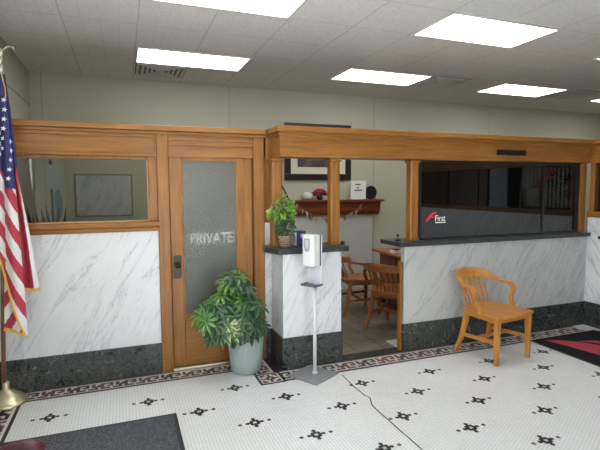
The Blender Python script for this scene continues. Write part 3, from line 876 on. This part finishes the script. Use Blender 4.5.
# bunting
bt = thing('bunting', 'cream and brown pennant bunting draped along the mantel front', 'bunting', (3.0, YB - .26, 1.1))
gp = [(2.40, 1.40), (2.50, 1.315), (2.69, 1.20), (2.90, 1.155), (3.16, 1.185), (3.42, 1.28), (3.51, 1.385)]
def gline(t):
    t *= len(gp) - 1; i = min(int(t), len(gp) - 2); f = t - i
    return gp[i][0] * (1 - f) + gp[i + 1][0] * f, gp[i][1] * (1 - f) + gp[i + 1][1] * f
Yg = YB - .255
MB().sweep([(gline(k / 24)[0], Yg, gline(k / 24)[1]) for k in range(25)], .005, seg=6).build('cord', bark, bt)
for k in range(15):
    (xa, za), (xb, zb) = gline((k + .12) / 15), gline((k + .88) / 15)
    MB().prism([(xa, za), (xb, zb), ((xa + xb) / 2 + random.uniform(-.01, .01), min(za, zb) - .085)], Yg - .003, Yg + .001, 0, 'Y').build(
        'pennant', [plain('pennant_a', (.40, .33, .22), .8), plain('pennant_b', (.17, .11, .07), .8), plain('pennant_c', (.30, .2, .12), .8)][k % 3], bt)

# left office seen through window_3
pk = thing('framed_print', 'thin gilt frame with grey veined sheet on the office back wall behind glass', 'picture', (-.21, YB, 1.26))
f_ = MB().box(-.57, .14, YB - .02, YB - .001, 1.255, 1.277).box(-.57, .14, YB - .02, YB - .001, 1.80, 1.822)
f_.box(-.57, -.548, YB - .02, YB - .001, 1.277, 1.80).box(.118, .14, YB - .02, YB - .001, 1.277, 1.80)
f_.build('frame', gilt, pk)
MB().box(-.548, .118, YB - .012, YB - .002, 1.277, 1.80).build('sheet', grey_print, pk)
hk = thing('coat_stand', 'slim dark coat stand with pale and teal cloth behind the left window', 'coat stand', (-.70, 5.6, 0))
MB().sweep([(-.70, 5.6, .03), (-.70, 5.6, 1.90)], .014, seg=8).blob((-.70, 5.6, 1.91), (.02, .02, .03)).build('pole', dark_pl, hk)
MB().lathe([(.17, 0), (.16, .02), (.03, .04)], (-.70, 5.6, 0), 20).build('base', dark_pl, hk)
MB().prism([(-.715, 1.62), (-.725, 1.86), (-.70, 1.885), (-.625, 1.88), (-.615, 1.66)], 5.57, 5.585, 0, 'Y').build('pale_cloth', plain('pale_teal_cloth', (.42, .49, .49), .7), hk)
MB().prism([(-.665, 1.32), (-.675, 1.58), (-.63, 1.62), (-.60, 1.5), (-.61, 1.36), (-.635, 1.30)], 5.575, 5.59, 0, 'Y').build('teal_cloth', teal_m, hk)
sp = thing('snake_plant', 'dark spiky snake plant behind the left window', 'plant', (-.66, 4.9, .0))
MB().lathe([(.09, 0), (.12, .02), (.13, .9), (.12, .9), (.1, .86)], (-.66, 4.9, 0), 18).build('tall_pot', dark_pl, sp)
m_ = MB()
for k in range(11):
    x = -.79 + .026 * k; hgt = random.uniform(.47, .60); ly = 4.9 + random.uniform(-.05, .05); dx = random.uniform(-.05, .05)
    m_.sweep([((x - -.66) * .6 - .66, ly, .87), (x, ly, .87 + hgt * .6), (x + dx, ly, .87 + hgt)], [.018, .02, .002], [.004, .004, .001], seg=6)
m_.build('leaves', plain('dark_spike_leaf', (.012, .022, .015), .6), sp)
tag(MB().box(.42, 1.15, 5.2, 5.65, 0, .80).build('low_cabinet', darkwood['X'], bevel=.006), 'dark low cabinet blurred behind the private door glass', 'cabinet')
struct(MB().box(1.24, 1.30, YL + .14, YB, 0, 2.06).build('wall_office', brownwood['Z']))

# ------------------------------------------------------------------ teller area behind the smoked glass
d2 = bpy.data.objects.new('door_2', None); C.objects.link(d2); d2.location = (5.45, YB, 0); WL['door_2'] = Vector(d2.location); struct(d2)
m_ = MB().box(5.06, 5.89, YB - .05, YB - .001, 1.83, 2.03).box(5.06, 5.50, YB - .05, YB - .001, 0, 1.83).box(5.86, 5.89, YB - .05, YB - .001, 0, 1.83)
m_.build('door_frame', darkwood['Z'], d2)
MB().box(5.365, 5.395, YB - .07, YB - .05, 0, 1.98).build('metal_edge', alu, d2)
MB().box(5.50, 5.86, YB - .03, YB - .002, .3, 1.83).build('glass_panel', plain('pale_green_panel', (.42, .44, .36), .4), d2)
tag(MB().box(4.2, 4.75, 5.0, 5.6, 0, 1.33).build('file_cabinet', plain('dark_blue_cabinet', (.03, .035, .045), .5), bevel=.01), 'dark cabinet at the left behind the smoked teller glass', 'cabinet')
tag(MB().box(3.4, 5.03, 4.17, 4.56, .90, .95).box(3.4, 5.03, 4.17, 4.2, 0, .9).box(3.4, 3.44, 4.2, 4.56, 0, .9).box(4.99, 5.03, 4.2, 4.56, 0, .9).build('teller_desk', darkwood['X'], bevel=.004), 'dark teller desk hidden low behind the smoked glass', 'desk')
mo = thing('monitor', 'dark computer monitor on the teller desk behind smoked glass', 'monitor', (4.03, 4.38, .95))
MB().box(3.74, 4.18, 4.36, 4.39, 1.0, 1.245).build('screen', dark_pl, mo, bevel=.006)
MB().box(3.94, 4.0, 4.39, 4.41, .96, 1.05).box(3.87, 4.07, 4.30, 4.46, .95, .962).build('stand', dark_pl, mo)
oc = thing('office_chair', 'black office chair behind the teller desk, right of the monitor', 'chair', (5.03, 5.2, 0))
MB().box(4.80, 5.24, 5.22, 5.28, .62, 1.16).build('backrest', dark_pl, oc, bevel=.025)
MB().box(4.80, 5.24, 4.88, 5.28, .46, .54).build('seat', dark_pl, oc, bevel=.02)
MB().sweep([(5.02, 5.08, .46), (5.02, 5.08, .06)], .025, seg=10).build('column', dark_pl, oc)
m_ = MB()
for k in range(5):
    a = k * 2 * PI / 5; m_.sweep([(5.02, 5.08, .08), (5.02 + .27 * math.cos(a), 5.08 + .27 * math.sin(a), .03)], .02, seg=6)
m_.build('star_base', dark_pl, oc)
# counter accessories
bx = thing('card_box', 'navy and white brochure box on the pier countertop behind the sanitizer', 'box', (1.51, 3.95, 1.092))
MB().box(1.462, 1.55, 3.90, 4.0, 1.092, 1.232).build('box', navy, bx, bevel=.003)
MB().box(1.459, 1.462, 3.905, 3.995, 1.10, 1.225).build('white_side', paper, bx)
MB().box(1.50, 1.535, 3.898, 3.90, 1.175, 1.21).build('label_patch', plain('pale_blue_patch', (.4, .42, .6), .5), bx)
tag(MB().box(1.935 - .03, 1.935 - .002, 3.87, 3.91, 1.092, 1.125).build('black_sensor', dark_pl, bevel=.003), 'tiny black box on the pier countertop right of the oak column', 'box')
pn = thing('bell_stand', 'tiny black and chrome desk bell at the left end of the teller countertop', 'bell', (2.56, 3.95, 1.092))
MB().lathe([(.03, 0), (.03, .008), (.02, .014)], (2.56, 3.95, 1.092), 16).build('base', dark_pl, pn)
MB().lathe([(.004, .012), (.004, .045), (.012, .047), (.013, .06), (.004, .066)], (2.56, 3.95, 1.092), 12).build('plunger', dark_pl, pn)

# ------------------------------------------------------------------ plants
def leaflet(m, base, d, n, ln, w, mat, droop=.25, edge=None):
    d = d.normalized(); side = d.cross(n).normalized(); up = side.cross(d).normalized()
    pts = []
    for t, ww in ((0, .12), (.3, .8), (.6, 1.), (.85, .6), (1., .03)):
        c = base + d * ln * t - Vector((0, 0, 1)) * droop * ln * t * t
        pts.append((c - side * w * ww * .5 + up * .08 * w * ww, c, c + side * w * ww * .5 + up * .08 * w * ww))
    for i in range(4):
        a, b = pts[i], pts[i + 1]
        for q, mt_ in (((a[0], a[1], b[1], b[0]), mat), ((a[1], a[2], b[2], b[1]), edge if edge is not None else mat)):
            m.face(q, mt_, True)
pt = thing('potted_umbrella_plant', 'bushy variegated plant in a ribbed pale sage pot before the private door', 'plant', (.985, 3.93, 0))
MB().lathe([(.11, .0), (.128, .012), (.142, .10), (.153, .25), (.157, .36), (.160, .385), (.150, .387), (.145, .355), (.02, .35)], (.985, 3.93, 0), 144, flute=.012, nfl=36).build('pot', pot_m, pt)
MB().lathe([(.002, .352), (.143, .353), (.143, .357), (.002, .36)], (.985, 3.93, 0), 24).build('soil', soil, pt)
fo_ = MB(); st_ = MB()
rnd = random.Random(11)
cent = []
tries = 0
# crown made of lobes: (x, y, z, rx, ry, rz)
LOB = [(.885, 3.87, .84, .10, .10, .08), (.88, 3.87, .60, .20, .17, .20), (.72, 3.82, .52, .17, .14, .13), (1.02, 3.82, .52, .14, .14, .19), (.90, 3.90, .77, .13, .13, .12), (.92, 3.76, .44, .20, .12, .10), (.65, 3.86, .58, .11, .11, .12), (1.03, 3.80, .44, .11, .10, .10), (.74, 3.78, .43, .12, .10, .08)]
while len(cent) < 118 and tries < 6000:
    tries += 1
    lb = rnd.choice(LOB)
    v = Vector((rnd.gauss(0, 1), rnd.gauss(0, 1), rnd.gauss(0, 1))).normalized()
    r = rnd.uniform(.45, 1.)
    p = Vector((lb[0] + v.x * lb[3] * r, lb[1] + v.y * lb[4] * r, lb[2] + v.z * lb[5] * r))
    if p.y > 4.04 or p.x > 1.10 or p.z < .36: continue
    if any((p - q).length < .05 for q in cent): continue
    cent.append(p)
root = Vector((.985, 3.93, .35))
for i, p in enumerate(cent):
    out = (p - Vector((.90, 3.93, .50)))
    nrm = (out.normalized() * .8 + Vector((0, -.55, .5))).normalized()
    if i % 3 == 0:
        st_.sweep([root + Vector((rnd.uniform(-.05, .05), rnd.uniform(-.05, .05), 0)), root.lerp(p, .55) + Vector((0, 0, .05)), p], [.006, .004, .0025], seg=5)
    else:
        st_.sweep([p.lerp(root, .35) + Vector((0, 0, .02)), p], [.0025, .002], seg=4)
    a = nrm.orthogonal().normalized(); b = nrm.cross(a)
    nl = rnd.choice((7, 8, 8, 9)); ph = rnd.uniform(0, 6.28); R = rnd.uniform(.070, .098)
    low = p.z < .50 or p.x < .70
    tone = rnd.random()
    for k in range(nl):
        th = ph + 2 * PI * k / nl
        d = a * math.cos(th) + b * math.sin(th) - nrm * .18
        if tone < (.38 if p.z < .50 else .07): mats_ = (2, 1) if k % 3 else (0, 2)
        elif tone < (.5 if p.z < .62 else .62) and (p.z > .66 or p.x < .64): mats_ = (1, 3)
        elif tone < .75: mats_ = (0, 0) if k % 3 else (1, 0)
        else: mats_ = (0, 1)
        q = p + d * .012
        tip = q + d * R
        if tip.y > 4.15 or tip.x > 1.185: continue
        leaflet(fo_, q, d, nrm, R * rnd.uniform(.85, 1.1), R * .36, mats_[0], rnd.uniform(.05, .3), mats_[1])
fo_.build('foliage', [leaf_d, leaf_m, leaf_y, leaf_l], pt)
st_.build('stems', bark, pt)

pt = thing('small_potted_plant', 'small bright green plant in a terracotta lattice pot on the pier countertop', 'plant', (1.36, 3.93, 1.092))
MB().lathe([(.048, 0), (.052, .004), (.070, .095), (.076, .098), (.076, .108), (.066, .108), (.06, .09), (.01, .088)], (1.36, 3.93, 1.092), 24).build('pot', basket, pt)
fo_ = MB(); st_ = MB(); rnd = random.Random(5)
for k in range(10):
    a = rnd.uniform(0, 6.28); sp_ = rnd.uniform(.02, .10)
    tip = Vector((1.355 + sp_ * math.cos(a), 3.93 + sp_ * .8 * math.sin(a), 1.092 + rnd.uniform(.24, .40)))
    st_.sweep([(1.36 + rnd.uniform(-.02, .02), 3.93 + rnd.uniform(-.02, .02), 1.18), tip.lerp(Vector((1.36, 3.93, 1.2)), .4), tip], [.004, .003, .002], seg=5)
for k in range(330):
    while True:
        v = Vector((rnd.uniform(-1, 1), rnd.uniform(-1, 1), rnd.uniform(-1, 1)))
        if v.length < 1: break
    if rnd.random() < .72: p = Vector((1.345 + .125 * v.x, 3.92 + .09 * v.y, 1.42 + .115 * v.z))
    elif rnd.random() < .6: p = Vector((1.375 + .10 * v.x, 3.92 + .08 * v.y, 1.28 + .08 * v.z))
    else: p = Vector((1.36 + .06 * v.x, 3.92 + .06 * v.y, 1.50 + .06 * v.z))
    p.x = min(p.x, 1.405)
    d = Vector((v.x, v.y - .3, v.z * .5 + rnd.uniform(-.5, .3)))
    leaflet(fo_, p, d, Vector((rnd.uniform(-.4, .4), -.6, .8)), rnd.uniform(.035, .06), rnd.uniform(.018, .028), 0 if p.z > 1.36 and rnd.random() < .8 else 1, .3)
fo_.build('foliage', [leaf_b, leaf_m], pt)
st_.build('stems', bark, pt)

# ------------------------------------------------------------------ flag
PX, PY = -.885, 4.0
fg = thing('flag_stand', 'American flag with gold fringe on a wooden floor pole at the left edge', 'flag', (PX, PY, 0))
MB().lathe([(.146, .0), (.146, .012), (.136, .022), (.118, .03), (.112, .045), (.085, .062), (.06, .085), (.035, .10), (.026, .11), (.024, .16), (.018, .165)], (PX + .012, PY, 0), 40).build('base', brass, fg)
LEAN = .036
MB().sweep([(PX, PY, .15), (PX + LEAN * 2.45, PY, 2.47)], .015, seg=14).build('pole', pole_wood, fg)
m_ = MB().sweep([(PX + LEAN * 2.44, PY, 2.45), (PX + LEAN * 2.48, PY, 2.53)], .02, seg=14)
m_.sweep([(PX + LEAN * 2.48, PY, 2.53), (PX + LEAN * 2.5, PY, 2.58)], [.012, .02], seg=12)
cx = PX + LEAN * 2.5
m_.blob((cx, PY, 2.61), (.022, .02, .04)).blob((cx - .005, PY - .012, 2.655), (.014, .018, .014))
for s in (-1, 1):
    m_.sweep([(cx + s * .015, PY, 2.62), (cx + s * .05, PY, 2.655), (cx + s * .085, PY, 2.66), (cx + s * .10, PY, 2.625)], [.02, .024, .018, .004], [.006, .006, .005, .002], seg=8)
m_.build('eagle_finial', plain('pale_silver_gilt', (.6, .57, .46), .3, .6), fg)
def fpos(px, py, dy=0.):
    """flag cloth local chart: px right, py down, in 7.4 mm cloth units"""
    s = (py - 100) / 200.
    x0 = -.804 + (-.875 + .804) * s; xs = (.257 + (.263 - .257) * s) / 40.
    return Vector((x0 + px * xs, 3.93 + dy, 2.27 - 1.47 * s - .0))
def interp(tab, y):
    if y <= tab[0][0]: return tab[0][1]
    for (a, b), (c, d) in zip(tab, tab[1:]):
        if y <= c: return b + (d - b) * (y - a) / (c - a)
    return tab[-1][1]
fm = MB()
def sheet(left, right, y0, y1, dyf, colf, nu=40, nv=170, bot=None):
    grid = []
    for j in range(nv + 1):
        row = []
        for i in range(nu + 1):
            u = i / nu
            yb = y1 if bot is None else interp(bot, u)
            y = y0 + (yb - y0) * j / nv
            x = interp(left, y) * (1 - u) + interp(right, y) * u
            row.append((fm.bm.verts.new(fpos(x, y, dyf(u, y))), x, y, u))
        grid.append(row)
    for j in range(nv):
        for i in range(nu):
            q = (grid[j][i], grid[j + 1][i], grid[j + 1][i + 1], grid[j][i + 1])
            f = fm.bm.faces.new([v[0] for v in q]); f.smooth = True
            f.material_index = colf(sum(v[1] for v in q) / 4, sum(v[2] for v in q) / 4, sum(v[3] for v in q) / 4)
# front fold
FL = [(75, -9), (340, -12)]
FR = [(75, 4.5), (100, 8), (130, 11.5), (160, 14.5), (185, 17), (215, 19.5), (250, 22.5), (290, 26), (338, 29.5)]
def fold_x(x, y): return 6.2 + (y - 165) * .012
def col_front(x, y, u):
    fx = fold_x(x, y)
    if x > fx:
        if y < 187 + .35 * (x - 7) and y - 1.9 * (x - fx) < 196: return 2 if y < 186 + .2 * (x - fx) else (0 if ((y - 1.85 * (x - fx) - 173.5) / 15.6) % 2 < 1 else 1)
        k = (y - 1.85 * (x - fx) - 189.5) / 15.6
        return 1 if int(math.floor(k)) % 2 == 0 else 0
    if y < 164 + 1.2 * (x + 2): return 2
    k = (y - 1.5 * (x - fx) - 163 - 17) / 15.6
    return 1 if int(math.floor(k)) % 2 == 0 else 0
FBOT = [(0, 240), (.30, 252), (.40, 258), (.47, 270), (.58, 286), (.75, 310), (.9, 329), (1, 339)]
def fr_dy(u, y):
    return -.028 * math.sin(u * 9.2 + .4) * min(1, (y - 70) / 70) - .02
sheet(FL, FR, 75, 339, fr_dy, col_front, 44, 200, FBOT)
# right fold
RL = [(75, 3), (140, 8), (190, 15), (240, 20), (293, 24)]
RR_ = [(75, 5), (105, 10), (145, 15.2), (180, 18.5), (205, 24), (235, 30), (265, 35.5), (292, 40)]
def col_right(x, y, u):
    if y < 180 + .9 * (x - 12): 
        if x < interp([(75, 20), (150, 20), (165, 17), (180, 15.5), (195, 13)], y): return 2
    edge = interp([(75, 1.2), (180, 1.0), (200, .86), (230, .74), (292, .68)], y)
    return 0 if u < edge else 1
def rt_dy(u, y): return .045 + .022 * math.sin(u * 5 + 1) * min(1, (y - 70) / 90)
sheet(RL, RR_, 75, 290, rt_dy, col_right, 30, 160)
# lower back fold
BLt = [(280, 5), (345, 5)]; BRt = [(280, 24), (338, 28)]
def col_low(x, y, u):
    k = (y + 1.5 * x - 300) / 16.
    return 1 if int(math.floor(k)) % 2 == 1 else 0
sheet([(270, 5), (345, 4.5)], [(270, 22), (345, 28)], 270, 336, lambda u, y: .035 + .012 * math.sin(u * 7), col_low, 24, 50, [(0, 329), (.5, 332), (1, 338)])
# stars
def star(px, py, r, dy, rot=0.):
    c = []
    for k in range(10):
        a = -PI / 2 + k * PI / 5 + rot; rr = r if k % 2 == 0 else r * .42
        c.append(fpos(px + rr * math.cos(a) * 1.12, py + rr * math.sin(a), dy))
    o = fpos(px, py, dy)
    for k in range(10): fm.face((o, c[k], c[(k + 1) % 10]), 1)
def uof(x, y): return (x - interp(FL, y)) / (interp(FR, y) - interp(FL, y))
for px, py in ((6.3, 101.5), (7.0, 110.8), (6.9, 120), (6.3, 129), (6.0, 138.5), (5.6, 148), (12.1, 141.5), (12.8, 150.3), (12.5, 159.4), (12.2, 168.6), (11.2, 177.5), (1.4, 143.5), (1.2, 153), (1.6, 133), (-4, 105), (-3, 121), (-4, 137), (-3.5, 152)):
    inr = px > interp(FR, py) - .5
    dy = (rt_dy(.5, py) - .03) if inr else fr_dy(uof(px, py), py) - .006
    star(px, py, 2.7, dy, .2)
fcl = fm.build('flag_cloth', [flag_red, flag_white, flag_blue], fg)
so = fcl.modifiers.new('thick', 'SOLIDIFY'); so.thickness = .003; so.offset = 0
def fringe(pts, w=3.2):
    fr_ = MB()
    for (xa, ya, da), (xb, yb, db_) in zip(pts, pts[1:]):
        t = Vector((xb - xa, yb - ya)); n_ = Vector((-t.y, t.x)).normalized()
        if n_.y < 0: n_ = -n_
        steps = max(2, int(t.length / .7))
        for k in range(steps):
            a, b = k / steps, (k + .92) / steps
            p = [(xa + t.x * a, ya + t.y * a), (xa + t.x * b, ya + t.y * b)]
            j1 = random.uniform(.85, 1.1) * w
            da_, dbb = da + (db_ - da) * a, da + (db_ - da) * b
            fr_.face((fpos(*p[0], da_ - .004), fpos(*p[1], dbb - .004), fpos(p[1][0] + n_.x * j1 * .4, p[1][1] + n_.y * j1, dbb - .006), fpos(p[0][0] + n_.x * j1 * .4, p[0][1] + n_.y * j1, da_ - .006)), 0)
    ff = fr_.build('gold_fringe', gold_cloth, fg)
    so = ff.modifiers.new('thick', 'SOLIDIFY'); so.thickness = .004; so.offset = 0
bp = []
for u, yb in [(i / 24, interp(FBOT, i / 24)) for i in range(25)]:
    x = interp(FL, yb) * (1 - u) + interp(FR, yb) * u
    bp.append((x, yb - 1.2, fr_dy(u, yb)))
fringe(bp, 4.2)
fringe([(23.5, 289, .05), (30, 290, .055), (40.5, 289, .06)], 4.2)
fringe([(5, 328, .03), (15, 331, .03), (28, 337, .035)], 3.6)
fringe([(4.2, 75, -.03), (8.0, 90, -.03), (8.6, 100, -.03)], 2.2)
# ------------------------------------------------------------------ light, world, camera
w = bpy.data.worlds.new('daylight'); bpy.context.scene.world = w; w.use_nodes = True
bg = w.node_tree.nodes['Background']; bg.inputs['Color'].default_value = (.80, .90, 1, 1); bg.inputs['Strength'].default_value = 5.6
def portal(loc, rot, sx, sy):
    l = bpy.data.lights.new('window_portal', 'AREA'); l.shape = 'RECTANGLE'; l.size = sx; l.size_y = sy
    l.cycles.is_portal = True
    o = bpy.data.objects.new('window_portal', l); C.objects.link(o); o.location = loc; o.rotation_euler = rot
portal((XL - .12, .125, 2.575), (0, -PI / 2, 0), .75, 2.65)
portal((XL - .12, 1.925, 1.675), (0, -PI / 2, 0), 2.55, .75)
portal((1.33, YF - .12, 1.55), (PI / 2, 0, 0), 1.46, 2.2)

sun = bpy.data.lights.new('sun', 'SUN'); sun.energy = 60; sun.angle = math.radians(.6); sun.color = (1, .97, .93)
so_ = bpy.data.objects.new('sun', sun); C.objects.link(so_); so_.location = (-6, 4, 8)
so_.rotation_euler = Vector((.60, -.12, -.72)).to_track_quat('-Z', 'Y').to_euler()
cam = bpy.data.cameras.new('camera'); co = bpy.data.objects.new('camera', cam); C.objects.link(co)
fl_, yaw, pit, rol = 463.3, .3661, -.07909, -.00502
f = Vector((math.sin(yaw) * math.cos(pit), math.cos(yaw) * math.cos(pit), math.sin(pit)))
r0 = Vector((math.cos(yaw), -math.sin(yaw), 0)); u0 = r0.cross(f)
r = math.cos(rol) * r0 + math.sin(rol) * u0; u = -math.sin(rol) * r0 + math.cos(rol) * u0
co.matrix_world = Matrix(((r.x, u.x, -f.x, 0), (r.y, u.y, -f.y, 0), (r.z, u.z, -f.z, 1.62), (0, 0, 0, 1)))
cam.sensor_width = 36; cam.lens = fl_ / 600 * 36; cam.clip_start = .05
sc_ = bpy.context.scene
sc_.camera = co
vs = sc_.view_settings; vs.view_transform = 'Standard'; vs.look = 'None'; vs.gamma = 1; vs.use_curve_mapping = False
vs.exposure = 0.7
sc_.cycles.use_denoising = True
sc_.cycles.max_bounces = 10; sc_.cycles.transparent_max_bounces = 12
sc_.cycles.sample_clamp_indirect = 8
